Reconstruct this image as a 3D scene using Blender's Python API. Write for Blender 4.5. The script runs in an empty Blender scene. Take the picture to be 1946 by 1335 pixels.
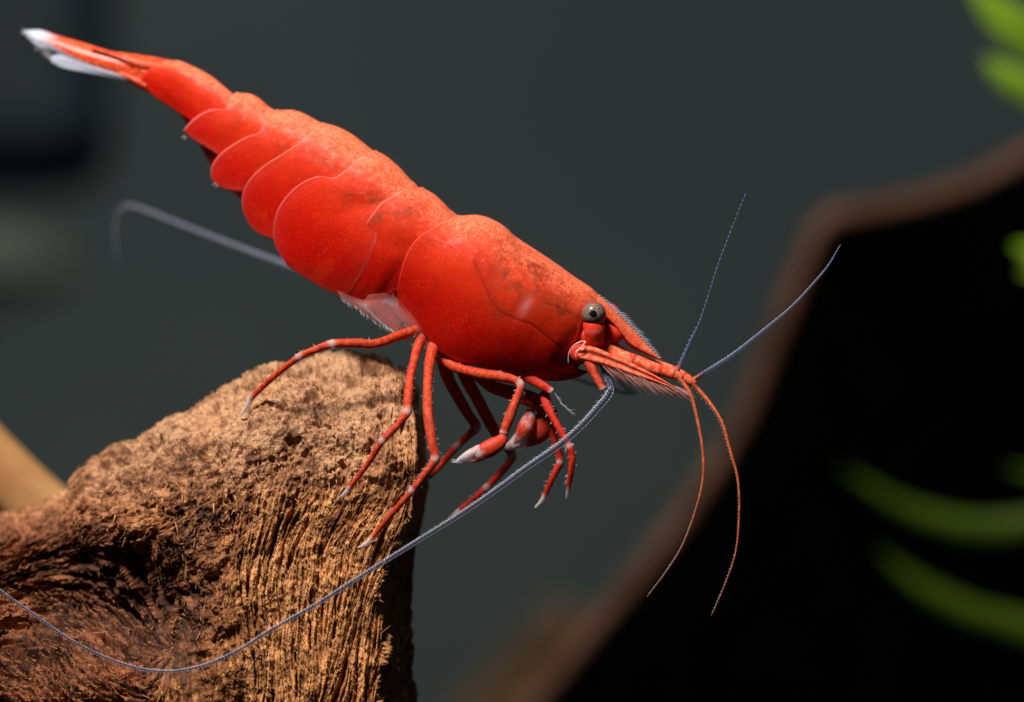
import bpy, math
import numpy as np

# ------------------------------------------------------------------ camera, world, lamps, exposure
# 1 Blender unit = 1 mm (macro photograph of a 25 mm shrimp)
SC = bpy.context.scene
SC.unit_settings.system = 'METRIC'
SC.unit_settings.scale_length = 0.001
K, D, CX, CY = 0.018, 150.0, 973.0, 667.5          # mm per photo pixel in the focal plane, camera distance

cd = bpy.data.cameras.new('camera')
cam = bpy.data.objects.new('camera', cd)
SC.collection.objects.link(cam)
cam.location = (0, -D, 0)
cam.rotation_euler = (math.radians(90), 0, 0)
cd.sensor_width = 36
cd.lens = 36 * D / (1946 * K)
cd.clip_start, cd.clip_end = 1, 3000
cd.dof.use_dof = True
cd.dof.focus_distance = D - 85 * K
cd.dof.aperture_fstop = cd.lens * 1e-3 / (2 * 2.2)   # a 2.2 mm aperture radius
SC.camera = cam

W = bpy.data.worlds.new('World')
SC.world = W
W.use_nodes = True
W.node_tree.nodes['Background'].inputs[0].default_value = (0.55, 0.75, 1.0, 1)
W.node_tree.nodes['Background'].inputs[1].default_value = 0.014

def lamp(name, loc, target, size, watts, color):
    l = bpy.data.lights.new(name, 'AREA')
    l.shape = 'DISK'; l.size = size; l.energy = watts; l.color = color
    o = bpy.data.objects.new(name, l)
    SC.collection.objects.link(o)
    o.location = loc
    v = np.array(target, float) - np.array(loc, float)
    from mathutils import Vector
    o.rotation_euler = Vector(v).to_track_quat('-Z', 'Y').to_euler()
    return o
lamp('aquarium_lamp', (-60, -99, 162), (0, 0, 0), 42, 800000, (1.0, 0.95, 0.88))
lamp('tank_back_lamp', (20, 60, 240), (0, 130, 0), 60, 60000, (0.85, 0.95, 1.0))

SC.view_settings.view_transform = 'Standard'
SC.view_settings.look = 'None'
SC.view_settings.exposure = 0
SC.view_settings.gamma = 1
SC.render.engine = 'CYCLES'
SC.cycles.use_denoising = True
SC.cycles.max_bounces = 8
SC.cycles.transparent_max_bounces = 16

rng = np.random.default_rng(7)

# ------------------------------------------------------------------ helpers
def P(px, py, d=0.0):
    """photo pixel + depth (in pixels of the focal plane, positive away) -> world mm"""
    px, py, d = np.broadcast_arrays(np.asarray(px, float), np.asarray(py, float), np.asarray(d, float))
    y = d * K
    s = (D + y) / D * K
    return np.stack([(px - CX) * s, y, (CY - py) * s], -1)

def sstep(a, b, x):
    t = np.clip((x - a) / (b - a), 0, 1)
    return t * t * (3 - 2 * t)

def cr(pts, n, even=True):
    """Catmull-Rom through pts (m,k), resampled to n points by arc length of the first two columns"""
    p = np.asarray(pts, float)
    if len(p) == 2:
        t = (n if isinstance(n, np.ndarray) else np.linspace(0, 1, n))[:, None]
        return p[0] * (1 - t) + p[1] * t
    q = np.vstack([2 * p[0] - p[1], p, 2 * p[-1] - p[-2]])
    out = []
    for i in range(1, len(q) - 2):
        t = np.linspace(0, 1, 24, endpoint=False)[:, None]
        a, b, c, d = q[i - 1], q[i], q[i + 1], q[i + 2]
        # centripetal-ish: limit tangents so short spans do not overshoot
        l0, l1, l2 = [max(np.linalg.norm((v - u)[:2]), 1e-6) for u, v in ((a, b), (b, c), (c, d))]
        m1 = (c - a) * l1 / (l0 + l1)
        m2 = (d - b) * l1 / (l1 + l2)
        out.append((2*t**3-3*t**2+1)*b + (t**3-2*t**2+t)*m1 + (-2*t**3+3*t**2)*c + (t**3-t**2)*m2)
    out = np.vstack(out + [p[-1:]])
    s = np.r_[0, np.cumsum(np.linalg.norm(np.diff(out[:, :2], axis=0), axis=1))]
    if isinstance(n, np.ndarray):
        x = n * s[-1]
    else:
        x = np.linspace(0, s[-1], n)
    return np.stack([np.interp(x, s, out[:, k]) for k in range(out.shape[1])], -1)

def coons(front, rear, dorsal, ventral, us, vs):
    F, R = cr(front, vs), cr(rear, vs)
    T, B = cr(dorsal, us), cr(ventral, us)
    u, v = us[:, None, None], vs[None, :, None]
    g = (1-u)*F[None] + u*R[None] + (1-v)*T[:, None] + v*B[:, None]
    g -= (1-u)*(1-v)*F[0] + u*(1-v)*R[0] + (1-u)*v*F[-1] + u*v*R[-1]
    return g                                              # (nu, nv, 2)

def grid_faces(nu, nv, wrap=False, flip=False):
    i = np.arange(nu - 1)[:, None]
    m = nv if wrap else nv - 1
    j = np.arange(m)[None, :]
    j2 = (j + 1) % nv
    f = np.stack([i*nv + j, i*nv + j2, (i+1)*nv + j2, (i+1)*nv + j], -1).reshape(-1, 4)
    return f[:, ::-1] if flip else f

ORIGIN = {}
def root_of(o):
    while o.parent: o = o.parent
    return o

def mk(name, verts, faces, mat, parent=None, attrs=None, smooth=True, kind=None, label=None):
    v = np.asarray(verts, float).reshape(-1, 3)
    if parent is not None:
        v = v - np.array(root_of(parent).location)
    me = bpy.data.meshes.new(name)
    if isinstance(faces, np.ndarray):
        nf, k = faces.shape
        me.vertices.add(len(v)); me.vertices.foreach_set('co', v.ravel())
        me.loops.add(nf * k); me.loops.foreach_set('vertex_index', faces.ravel().astype(np.int32))
        me.polygons.add(nf); me.polygons.foreach_set('loop_start', np.arange(nf, dtype=np.int32) * k)
        me.update(calc_edges=True)
    else:
        me.from_pydata(v.tolist(), [], [list(map(int, f)) for f in faces])
    me.validate()
    if smooth:
        me.polygons.foreach_set('use_smooth', np.ones(len(me.polygons), bool))
    for n, a in (attrs or {}).items():
        at = me.attributes.new(n, 'FLOAT', 'POINT')
        at.data.foreach_set('value', np.asarray(a, np.float32).ravel())
    me.materials.append(mat)
    o = bpy.data.objects.new(name, me)
    SC.collection.objects.link(o)
    if parent is not None: o.parent = parent
    if kind: o['kind'] = kind
    if label: o['label'] = label
    return o

def empty(name, loc, label, cat):
    o = bpy.data.objects.new(name, None)
    SC.collection.objects.link(o)
    o.location = loc; o.empty_display_size = 1
    o['label'] = label; o['category'] = cat
    return o

def tube(path, sides=12, step=3.0, flat=1.0, ring=None, caps=True):
    """path: rows (px, py, depth, diameter) in photo pixels. Returns verts(mm), faces, s(0..1), ang, centre px.
    flat scales the depth axis of the section. ring=(pitch px, amount): annulated like an antenna"""
    p = np.asarray(path, float)
    L = np.sum(np.linalg.norm(np.diff(p[:, :2], axis=0), axis=1))
    n = max(8, int(L / step) + 1)
    c = cr(p, n)
    r = c[:, 3] * 0.5
    if ring:
        pitch, amt = ring
        ph = (np.arange(n) * (L / (n - 1)) / pitch) % 1.0
        r = r * (1 + amt * (ph - 0.5))
    if caps:
        q = np.linspace(0, 1, 4)[1:]
        c = np.vstack([c[:1]] * 3 + [c] + [c[-1:]] * 3)
        r = np.r_[r[0]*np.array([0.02, .55, .85]), r, r[-1]*np.array([.85, .55, .02])]
        t0 = (c[4, :3] - c[3, :3]); t0 = t0 / (np.linalg.norm(t0) + 1e-9)
        t1 = (c[-4, :3] - c[-5, :3]); t1 = t1 / (np.linalg.norm(t1) + 1e-9)
        for k, e in ((0, .5), (1, .42), (2, .25)):
            c[k, :3] = c[3, :3] - t0 * e * r[3]
            c[-1-k, :3] = c[-4, :3] + t1 * e * r[-4]
    ctr = np.stack([c[:, 0], c[:, 1], c[:, 2]], -1)
    t = np.gradient(ctr, axis=0)
    t /= np.linalg.norm(t, axis=1)[:, None] + 1e-9
    yv = np.array([0, 0, 1.0])
    n1 = np.cross(t, yv); n1 /= np.linalg.norm(n1, axis=1)[:, None] + 1e-9
    n2 = np.cross(t, n1)
    a = np.linspace(0, 2*np.pi, sides, endpoint=False)
    pos = ctr[:, None] + r[:, None, None] * (np.cos(a)[None, :, None]*n1[:, None] + flat*np.sin(a)[None, :, None]*n2[:, None])
    v = P(pos[..., 0], pos[..., 1], pos[..., 2])
    nn = len(ctr)
    s = np.repeat(np.linspace(0, 1, nn), sides)
    return v.reshape(-1, 3), grid_faces(nn, sides, wrap=True), s, ctr, pos.reshape(-1, 3)

def cones(name, bases, dirs, lens, rads, mat, parent, bend=None):
    """many tiny tapered hairs (photo-pixel space, 3 coordinates) as one mesh"""
    b, d = np.asarray(bases, float), np.asarray(dirs, float)
    d = d / (np.linalg.norm(d, axis=1)[:, None] + 1e-9)
    n = len(b)
    lens = np.broadcast_to(np.asarray(lens, float), (n,)); rads = np.broadcast_to(np.asarray(rads, float), (n,))
    up = np.tile([0.0, 0, 1], (n, 1))
    s1 = np.cross(d, up); s1 /= np.linalg.norm(s1, axis=1)[:, None] + 1e-9
    s2 = np.cross(d, s1)
    bd = np.zeros((n, 3)) if bend is None else np.asarray(bend, float)
    rows = []
    for f, rr in ((0, 1.0), (.5, .7), (1, .08)):
        c = b + d * (lens * f)[:, None] + bd * (f * f)
        for k in range(3):
            an = 2*np.pi*k/3
            rows.append(c + (rads * rr)[:, None] * (math.cos(an)*s1 + math.sin(an)*s2))
    A = np.stack(rows, 1)
    v = P(A[..., 0], A[..., 1], A[..., 2]).reshape(-1, 3)
    base = []
    for q in range(2):
        for k in range(3):
            k2 = (k+1) % 3
            base.append([q*3+k, q*3+k2, q*3+3+k2, q*3+3+k])
    F = (np.arange(n)[:, None, None] * 9 + np.array(base)[None]).reshape(-1, 4)
    return mk(name, v, F, mat, parent, kind='stuff')

# ---- procedural material mini language
class N:
    def __init__(s, name):
        s.m = bpy.data.materials.new(name); s.m.use_nodes = True
        s.t = s.m.node_tree; s.t.nodes.clear()
        s.out = s.t.nodes.new('ShaderNodeOutputMaterial')
    def n(s, typ, **kw):
        x = s.t.nodes.new(typ)
        for k, v in kw.items(): setattr(x, k, v)
        return x
    def put(s, sock, v):
        if isinstance(v, bpy.types.NodeSocket): s.t.links.new(v, sock)
        elif isinstance(v, (tuple, list)): sock.default_value = tuple(v) + ((1,) if len(v) == 3 and len(sock.default_value) == 4 else ())
        else: sock.default_value = v
    def attr(s, name): return s.n('ShaderNodeAttribute', attribute_name=name).outputs['Fac']
    def pos(s): return s.n('ShaderNodeTexCoord').outputs['Object']
    def scale(s, vec, xyz, rot=(0, 0, 0)):
        x = s.n('ShaderNodeMapping'); s.put(x.inputs['Vector'], vec); x.inputs['Scale'].default_value = xyz
        x.inputs['Rotation'].default_value = rot
        return x.outputs[0]
    def noise(s, scale, detail=4, rough=.55, vec=None, dist=0):
        x = s.n('ShaderNodeTexNoise'); s.put(x.inputs['Vector'], vec or s.pos())
        x.inputs['Scale'].default_value = scale; x.inputs['Detail'].default_value = detail
        x.inputs['Roughness'].default_value = rough; x.inputs['Distortion'].default_value = dist
        return x.outputs['Fac']
    def voro(s, scale, vec=None, feature='F1'):
        x = s.n('ShaderNodeTexVoronoi', feature=feature); s.put(x.inputs['Vector'], vec or s.pos())
        x.inputs['Scale'].default_value = scale
        return x.outputs['Distance']
    def math(s, op, a, b=0.0, clamp=False):
        x = s.n('ShaderNodeMath', operation=op, use_clamp=clamp); s.put(x.inputs[0], a); s.put(x.inputs[1], b)
        return x.outputs[0]
    def rng(s, x, a, b, lo=0.0, hi=1.0):
        y = s.n('ShaderNodeMapRange', interpolation_type='SMOOTHSTEP'); s.put(y.inputs[0], x)
        for i, v in enumerate((a, b, lo, hi)): y.inputs[1+i].default_value = v
        return y.outputs[0]
    def mix(s, f, a, b):
        x = s.n('ShaderNodeMix', data_type='RGBA'); s.put(x.inputs[0], f); s.put(x.inputs[6], a); s.put(x.inputs[7], b)
        return x.outputs[2]
    def bump(s, h, strength, dist):
        x = s.n('ShaderNodeBump'); s.put(x.inputs['Height'], h)
        x.inputs['Strength'].default_value = strength; x.inputs['Distance'].default_value = dist
        return x.outputs[0]
    def bsdf(s, color, rough=.5, spec=.5, sss=0, sssr=(1, .2, .1), ssss=.1, normal=None, trans=0, ior=1.4, coat=0, alpha=1.0):
        b = s.n('ShaderNodeBsdfPrincipled')
        s.put(b.inputs['Base Color'], color); s.put(b.inputs['Roughness'], rough)
        s.put(b.inputs['Specular IOR Level'], spec); s.put(b.inputs['Subsurface Weight'], sss)
        b.inputs['Subsurface Radius'].default_value = sssr; b.inputs['Subsurface Scale'].default_value = ssss
        s.put(b.inputs['Transmission Weight'], trans); b.inputs['IOR'].default_value = ior
        b.inputs['Coat Weight'].default_value = coat; b.inputs['Coat Roughness'].default_value = .25
        s.put(b.inputs['Alpha'], alpha)
        if normal is not None: s.put(b.inputs['Normal'], normal)
        return b.outputs[0]
    def mixsh(s, f, a, b):
        x = s.n('ShaderNodeMixShader'); s.put(x.inputs[0], f)
        s.t.links.new(a, x.inputs[1]); s.t.links.new(b, x.inputs[2])
        return x.outputs[0]
    def translucent(s, c):
        x = s.n('ShaderNodeBsdfTranslucent'); s.put(x.inputs[0], c); return x.outputs[0]
    def clear(s):
        return s.n('ShaderNodeBsdfTransparent').outputs[0]
    def done(s, sh): s.t.links.new(sh, s.out.inputs[0]); return s.m

def numnoise(shape, cell, seed):
    """smooth value noise on a pixel grid; cell may be (cell_y, cell_x)"""
    cy, cx = (cell, cell) if np.isscalar(cell) else cell
    r = np.random.default_rng(seed)
    h, w = shape
    g = r.random((int(h/cy) + 3, int(w/cx) + 3))
    y, x = np.arange(h)/cy, np.arange(w)/cx
    yi, xi = y.astype(int), x.astype(int)
    fy, fx = y - yi, x - xi
    fy, fx = (fy*fy*(3-2*fy))[:, None], (fx*fx*(3-2*fx))[None]
    a, b = g[np.ix_(yi, xi)], g[np.ix_(yi, xi+1)]
    c, d = g[np.ix_(yi+1, xi)], g[np.ix_(yi+1, xi+1)]
    return (a*(1-fx)+b*fx)*(1-fy) + (c*(1-fx)+d*fx)*fy

def fbm(shape, cell, seed, octs=5, gain=.5):
    out, amp, tot = np.zeros(shape), 1.0, 0
    for o in range(octs):
        out += amp * numnoise(shape, max(cell / 2**o, 1.0), seed + o*17); tot += amp; amp *= gain
    return out / tot - .5

# ------------------------------------------------------------------ materials
def m_shell():
    n = N('red_shell')
    q, edge, dark, pale, gro = n.attr('q'), n.attr('edge'), n.attr('dark'), n.attr('pale'), n.attr('groove')
    big = n.noise(.9, 5, .6); fine = n.noise(9, 6, .7); vo = n.voro(12); soft = n.noise(2.2, 4, .55)
    q2 = n.math('ADD', q, n.math('MULTIPLY', n.math('SUBTRACT', big, .5), .22))
    c = n.mix(n.rng(q2, .10, .80), (.70, .045, .008), (.56, .0045, .0012))
    c = n.mix(n.math('MULTIPLY', n.rng(big, .50, .75), .35), c, (.78, .055, .009))
    marb = n.math('MULTIPLY', n.rng(n.noise(1.7, 6, .62, dist=1.2), .50, .66), n.rng(q2, .62, .30))
    c = n.mix(n.math('MULTIPLY', marb, .52), c, (.40, .028, .008))
    c = n.mix(n.math('MULTIPLY', n.rng(n.noise(.65, 4, .6), .42, .62), .42), c, (.50, .010, .003))
    dots = n.rng(n.voro(24), .30, .10)
    c = n.mix(n.math('MULTIPLY', dots, .13), c, (.42, .010, .004))
    c = n.mix(n.math('MULTIPLY', n.rng(n.noise(17, 3, .6), .57, .72), .34), c, (.90, .16, .05))
    band = n.rng(q2, .27, .05)
    mil = n.math('MULTIPLY', n.rng(q2, .40, .10), n.rng(n.noise(4.6, 6, .66), .48, .64))
    c = n.mix(n.math('MULTIPLY', mil, .48), c, (.88, .24, .14))
    sp = n.rng(n.math('ADD', fine, n.math('MULTIPLY', vo, .5)), .62, .86)
    c = n.mix(n.math('MULTIPLY', band, n.math('ADD', .16, n.math('MULTIPLY', sp, .5))), c, (.90, .27, .14))
    dm = n.math('MULTIPLY', dark, n.rng(soft, .34, .64))
    c = n.mix(n.math('MULTIPLY', dm, .72), c, (.36, .045, .012))
    dk = n.math('MULTIPLY', dark, n.rng(n.noise(3.4, 6, .65, dist=.9), .50, .66))
    c = n.mix(n.math('MULTIPLY', dk, .62), c, (.21, .020, .013))
    c = n.mix(n.math('MULTIPLY', gro, .6), c, (.20, .012, .006))
    c = n.mix(n.math('MULTIPLY', pale, .55), c, (.70, .24, .25))
    c = n.mix(n.math('MULTIPLY', edge, .45), c, (.92, .30, .26))
    bm = n.bump(n.math('ADD', fine, n.math('MULTIPLY', n.noise(30, 4, .7), .6)), .32, .06)
    return n.done(n.bsdf(c, n.math('ADD', .34, n.math('MULTIPLY', fine, .25)), .13, .5, (.9, .05, .015), .5, bm, coat=.03))

def m_red(name, ca, cb, pale=(.78, .55, .54), sss=.25, solid=False):
    n = N(name)
    j = n.attr('joint')
    f = n.noise(6, 5, .65); sp = n.rng(n.noise(12, 2, .5), .68, .74)
    c = n.mix(n.rng(f, .35, .7), ca, cb)
    c = n.mix(n.math('MULTIPLY', sp, .28), c, (.90, .40, .28))
    if not solid: j = n.math('MULTIPLY', j, n.rng(n.noise(11, 4, .7), .25, .6, .35, .95))
    c = n.mix(j, c, pale)
    b = n.bsdf(c, .42, .3, sss, (.9, .15, .06), .2, n.bump(n.math('ADD', f, n.noise(22, 4, .7)), .5, .05))
    return n.done(n.mixsh(n.math('MULTIPLY', j, .4), b, n.clear()))

def m_glass(name, col, clear=.35, rough=.25):
    n = N(name)
    f = n.noise(7, 4)
    c = n.mix(n.rng(f, .3, .7), col, tuple(min(1, x*1.35) for x in col))
    b = n.bsdf(c, rough, .7, 0)
    b = n.mixsh(.35, b, n.translucent(c))
    return n.done(n.mixsh(clear, b, n.clear()))

def m_plain(name, a, b, scale=4, rough=.5, spec=.3):
    n = N(name)
    f = n.noise(scale, 5, .6)
    return n.done(n.bsdf(n.mix(n.rng(f, .3, .7), a, b), rough, spec, normal=n.bump(f, .3, .1)))

def m_wood():
    n = N('driftwood')
    fib, tone, red, grey = n.attr('fibre'), n.attr('tone'), n.attr('red'), n.attr('grey')
    f = n.noise(3.2, 6, .65); g = n.noise(16, 4, .7)
    t = n.math('ADD', n.math('ADD', n.math('MULTIPLY', fib, .55), n.math('MULTIPLY', f, .35)), n.math('ADD', tone, n.math('MULTIPLY', n.math('SUBTRACT', g, .5), .7)))
    c = n.mix(n.rng(t, .10, .55), (.034, .012, .007), (.23, .080, .027))
    c = n.mix(n.rng(t, .45, .90), c, (.62, .290, .112))
    c = n.mix(n.math('MULTIPLY', n.rng(g, .60, .78), .6), c, (.76, .48, .25))
    c = n.mix(n.math('MULTIPLY', grey, n.rng(t, .3, .75, .05, .6)), c, n.mix(g, (.34, .185, .105), (.66, .44, .29)))
    cr_ = n.mix(n.rng(t, .10, .75), (.022, .008, .005), (.36, .125, .055))
    c = n.mix(red, c, cr_)
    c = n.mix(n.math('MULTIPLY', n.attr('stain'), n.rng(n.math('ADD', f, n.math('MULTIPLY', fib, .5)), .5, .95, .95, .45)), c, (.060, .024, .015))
    return n.done(n.bsdf(c, .62, .25, normal=n.bump(g, .5, .08)))

def m_leaf(name, ca, cb, tr):
    n = N(name)
    f = n.noise(.8, 4)
    c = n.mix(f, ca, cb)
    b = n.bsdf(c, .45, .3)
    return n.done(n.mixsh(.45, b, n.translucent(tr)))

def m_eye():
    n = N('eye')
    r, g = n.attr('rad'), n.noise(9, 6, .75)
    sp = n.noise(17, 4, .7)
    rr = n.math('ADD', r, n.math('MULTIPLY', n.math('SUBTRACT', g, .5), .35))
    c = n.mix(n.rng(sp, .35, .65), (.075, .046, .035), (.27, .19, .145))
    c = n.mix(n.rng(rr, .24, .15), c, (.004, .003, .003))
    c = n.mix(n.math('MULTIPLY', n.rng(g, .60, .66), n.rng(r, .75, .5)), c, (.012, .008, .007))
    c = n.mix(n.math('MULTIPLY', n.rng(rr, .55, .66), .55), c, (.20, .07, .065))
    c = n.mix(n.rng(r, .70, .9), c, (.34, .04, .035))
    return n.done(n.bsdf(c, .3, .3, coat=.15))

MS = m_shell()
M_LEG = m_red('red_leg', (.40, .024, .009), (.68, .085, .024))
M_FARLEG = m_red('deep_red_leg', (.45, .012, .006), (.66, .040, .012))
M_FLAG = m_red('red_flagellum', (.36, .06, .02), (.62, .13, .035), (.22, .15, .16), solid=True)
M_ANTL = m_red('clear_flagellum', (.50, .05, .02), (.70, .14, .04), (.10, .125, .25), solid=True)
M_CLAW = m_glass('clear_claw', (.78, .66, .66), .28)
M_ANT = m_glass('clear_antenna', (.055, .06, .115), .45, .3)
M_ANTFAR = m_glass('pale_antenna', (.30, .32, .44), .55)
M_SETA = m_glass('seta', (.80, .78, .84), .25)
M_TOOTH = m_glass('tooth', (.52, .54, .68), .25)
M_VEIL = m_glass('veil', (.60, .19, .17), .84, .35)
M_FRINGE = m_glass('fringe', (.72, .42, .38), .42, .4)
M_FILM = m_glass('film', (.66, .30, .26), .86, .4)
M_RAIL = m_glass('antenna_bead', (.62, .64, .78), .15, .25)
M_EYE = m_eye()
M_WOOD = m_wood()
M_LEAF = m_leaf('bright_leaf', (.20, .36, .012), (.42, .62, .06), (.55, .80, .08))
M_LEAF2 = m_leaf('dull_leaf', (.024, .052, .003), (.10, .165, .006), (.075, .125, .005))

# ------------------------------------------------------------------ the tank behind
def slab(name, mat, x0, x1, y0, y1, d0, d1, nx=24, ny=24, lump=0, seed=1, label=None, cat=None, kind=None, taper=0):
    """a closed lumpy block: front face d0, back face d1 (depth px); outline in photo pixels at d0"""
    th = np.linspace(0, 2*np.pi, 48, endpoint=False)
    rows = np.linspace(0, 1, 30)
    cxp, w, dm, dd = (x0+x1)/2, (x1-x0)/2, (d0+d1)/2, (d1-d0)/2
    nz = fbm((30, 48), 12, seed, 3)
    nz[:, -6:] = nz[:, -6:] * np.linspace(1, 0, 6) + nz[:, :6][:, ::-1] * np.linspace(0, 1, 6)
    V = []
    for k, r in enumerate(rows):
        e = 4 if not taper else 2.4
        f = (1 - abs(2*r - 1)**(10 if not taper else 2.2))**.5 if taper else min(1, (min(r, 1-r)*12 + .02))**.5
        c, s = np.cos(th), np.sin(th)
        sx = np.sign(c)*abs(c)**(2/e); sy = np.sign(s)*abs(s)**(2/e)
        m = f * (1 + lump*nz[k])
        V.append(P(cxp + w*sx*m, np.full(48, y0 + (y1-y0)*r), dm + dd*sy*m))
    V = np.array(V).reshape(-1, 3)
    F = [list(x) for x in grid_faces(30, 48, wrap=True)] + [list(range(48))[::-1], list(range(29*48, 30*48))]
    o = mk(name, V, F, mat)
    if label: o['label'] = label
    if cat: o['category'] = cat
    if kind: o['kind'] = kind
    return o

BD = 9000      # back wall depth in px (162 mm)
n = N('tank_wall')
f = n.noise(.012, 3)
MB = n.done(n.bsdf(n.mix(n.rng(f, .3, .7), (.026, .039, .042), (.045, .058, .056)), .7, .2))
xs, ys = np.linspace(-2600, 4600, 30), np.linspace(-2200, 3600, 24)
gx, gy = np.meshgrid(xs, ys, indexing='ij')
o = mk('background', P(gx, gy, BD), grid_faces(30, 24, flip=True), MB)
o['kind'] = 'structure'

M_DARK = m_plain('dark_block', (.008, .014, .020), (.013, .023, .032), .05, .6)
M_STONE = m_plain('pale_stone', (.09, .115, .105), (.14, .145, .11), .06, .7)
slab('upright_block', M_DARK, -200, 200, -620, 335, 8650, 9300, label='dark blurred upright block in the upper left background behind the tail', cat='block', lump=.03)
slab('stone', M_STONE, -260, 165, 415, 570, 8850, 9500, label='blurred grey-green stone low at the left beneath the dark upright block', cat='stone', lump=.3, seed=5, taper=1)

M_BARK = m_plain('blurred_bark', (.30, .135, .045), (.43, .225, .088), .25, .7)
M_BARK2 = m_plain('brown_bark', (.06, .032, .014), (.10, .055, .025), .15, .7)
v, F, s, c, p = tube([(-420, 560, 800, 150), (-200, 715, 760, 150), (-40, 862, 720, 140), (60, 955, 700, 130), (180, 1060, 690, 120), (330, 1200, 680, 110)], 24, 12)
v = v + (np.sin(v[:, [0]]*3.1 + v[:, [2]]*2.3) * .05)
b = mk('branch', v, F, M_BARK)
b['label'] = 'tan blurred branch end behind the driftwood at the left edge'; b['category'] = 'branch'
v, F, s, c, p = tube([(860, 1640, 6200, 300), (940, 1430, 6100, 230), (1010, 1300, 6000, 170), (1075, 1180, 5900, 90)], 24, 20)
b = mk('twig', v, F, M_BARK2)
b['label'] = 'dim brown blurred twig low behind the dark wood edge'; b['category'] = 'twig'

# ---- big dark wood on the right: rounded lit rim, face receding into its own shade
def dark_wood():
    rim = cr([(2500, -60), (2200, 110), (2050, 215), (1946, 275), (1850, 328), (1750, 362), (1650, 383), (1590, 393), (1556, 408), (1532, 440),
              (1508, 495), (1478, 570), (1440, 670), (1400, 768), (1350, 862), (1290, 955), (1220, 1050), (1150, 1135),
              (1080, 1220), (1000, 1312), (940, 1390), (840, 1530), (700, 1750)], 260)
    t = np.gradient(rim, axis=0); t /= np.linalg.norm(t, axis=1)[:, None]
    nin = np.stack([t[:, 1], -t[:, 0]], -1)
    if (nin[130] @ (np.array([2000, 1300]) - rim[130])) < 0: nin = -nin
    d0 = 3300.0
    sec = [(420, 1500), (200, 900), (80, 420), (22, 200), (3, 100), (0, 50), (5, 14), (14, -4), (27, -6), (40, 10), (49, 50), (57, 130)]
    nz = fbm((260, len(sec)), 30, 3, 4)
    rows = []
    for k, (off, dd) in enumerate(sec):
        rows.append(np.c_[rim + nin * (off + 10*nz[:, [k]]), d0 + dd + 30*nz[:, k]])
    base = rows[-1]
    tgt = np.array([2350, 1900])
    for f in (.06, .15, .3, .5, .75, .97):
        xy = base[:, :2] + f * (tgt - base[:, :2])
        rows.append(np.c_[xy, base[:, 2] + 5200 * f**.8])
    A = np.stack(rows, 0)
    V = P(A[..., 0], A[..., 1], A[..., 2])
    nz2 = fbm(V.shape[:2], 14, 9, 4)
    V[..., 1] += nz2 * .5
    nt = N('dark_driftwood')
    fz = nt.noise(.35, 5, .65)
    m = nt.done(nt.bsdf(nt.mix(nt.rng(fz, .35, .7), (.055, .024, .015), (.12, .060, .038)), .8, .1, normal=nt.bump(fz, .6, .5)))
    o = mk('driftwood', V, grid_faces(V.shape[0], V.shape[1]), m)
    o['label'] = 'huge dark out-of-focus driftwood with a brown rim filling the right side'
    o['category'] = 'driftwood'
dark_wood()

# ---- blurred water plant, right edge, in front of the dark wood
def leaf(parent, pts, width, mat, thick=8):
    """pts rows (px,py,depth) from stem to tip"""
    c = cr(pts, 26)
    t = np.gradient(c, axis=0); t /= np.linalg.norm(t, axis=1)[:, None] + 1e-9
    nn = np.cross(t, [0, 0, 1.0]); nn /= np.linalg.norm(nn, axis=1)[:, None] + 1e-9
    s = np.linspace(0, 1, 26)
    w = width * (1 + .35*fbm((26, 3), 7, int(abs(pts[1][1])) + 3, 3)[:, 1]) * (np.clip(np.sin(np.pi * (.12 + .88*s)**.8), 0, 1)**.7 + .03)
    rows = []
    for k in range(16):
        a = 2*np.pi*k/16
        off = nn * (w * .5 * math.cos(a))[:, None] + np.array([0, 0, 1.0]) * (thick * math.sin(a) * (w/width) + 10*abs(math.cos(a)))[:, None]
        rows.append(c + off)
    A = np.stack(rows, 1)
    return mk('leaf', P(A[..., 0], A[..., 1], A[..., 2]), grid_faces(26, 16, wrap=True), mat, parent)

M_STEM = m_plain('plant_stem', (.06, .12, .01), (.10, .17, .02), .5)
def plant(label, stem, leaves, mat):
    c = np.array(stem, float)
    e = empty('water_plant', P(*stem[0][:3]), label, 'plant')
    v, F, *_ = tube(stem, 14, 10)
    mk('stem', v, F, M_STEM, e)
    for pts, w in leaves: leaf(e, pts, w, mat)
plant('bright green blurred plant leaves poking in at the upper right edge',
      [(2200, 640, 2500, 26), (2120, 300, 2500, 24), (2090, 60, 2480, 20), (2080, -200, 2450, 14)],
      [([(2095, 120, 2480), (2010, 95, 2420), (1935, 55, 2380), (1880, 10, 2360), (1845, -25, 2350)], 96),
       ([(2100, 215, 2490), (2020, 195, 2450), (1955, 170, 2420), (1905, 140, 2400), (1868, 110, 2390)], 70),
       ([(2140, 470, 2500), (2060, 500, 2450), (1985, 490, 2400), (1925, 468, 2380)], 74),
       ([(2150, 560, 2500), (2070, 545, 2450), (2000, 525, 2400), (1938, 520, 2380)], 50)], M_LEAF)
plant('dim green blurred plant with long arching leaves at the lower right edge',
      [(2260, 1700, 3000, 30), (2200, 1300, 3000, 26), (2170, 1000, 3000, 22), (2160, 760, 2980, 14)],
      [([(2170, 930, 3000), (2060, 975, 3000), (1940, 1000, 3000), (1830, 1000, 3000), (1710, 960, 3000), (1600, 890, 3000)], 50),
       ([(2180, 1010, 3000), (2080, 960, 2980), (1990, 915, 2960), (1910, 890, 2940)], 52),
       ([(2210, 1290, 3000), (2090, 1245, 3000), (1960, 1195, 3000), (1840, 1160, 3000), (1745, 1110, 3000), (1668, 1045, 3000)], 56)], M_LEAF2)

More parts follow.
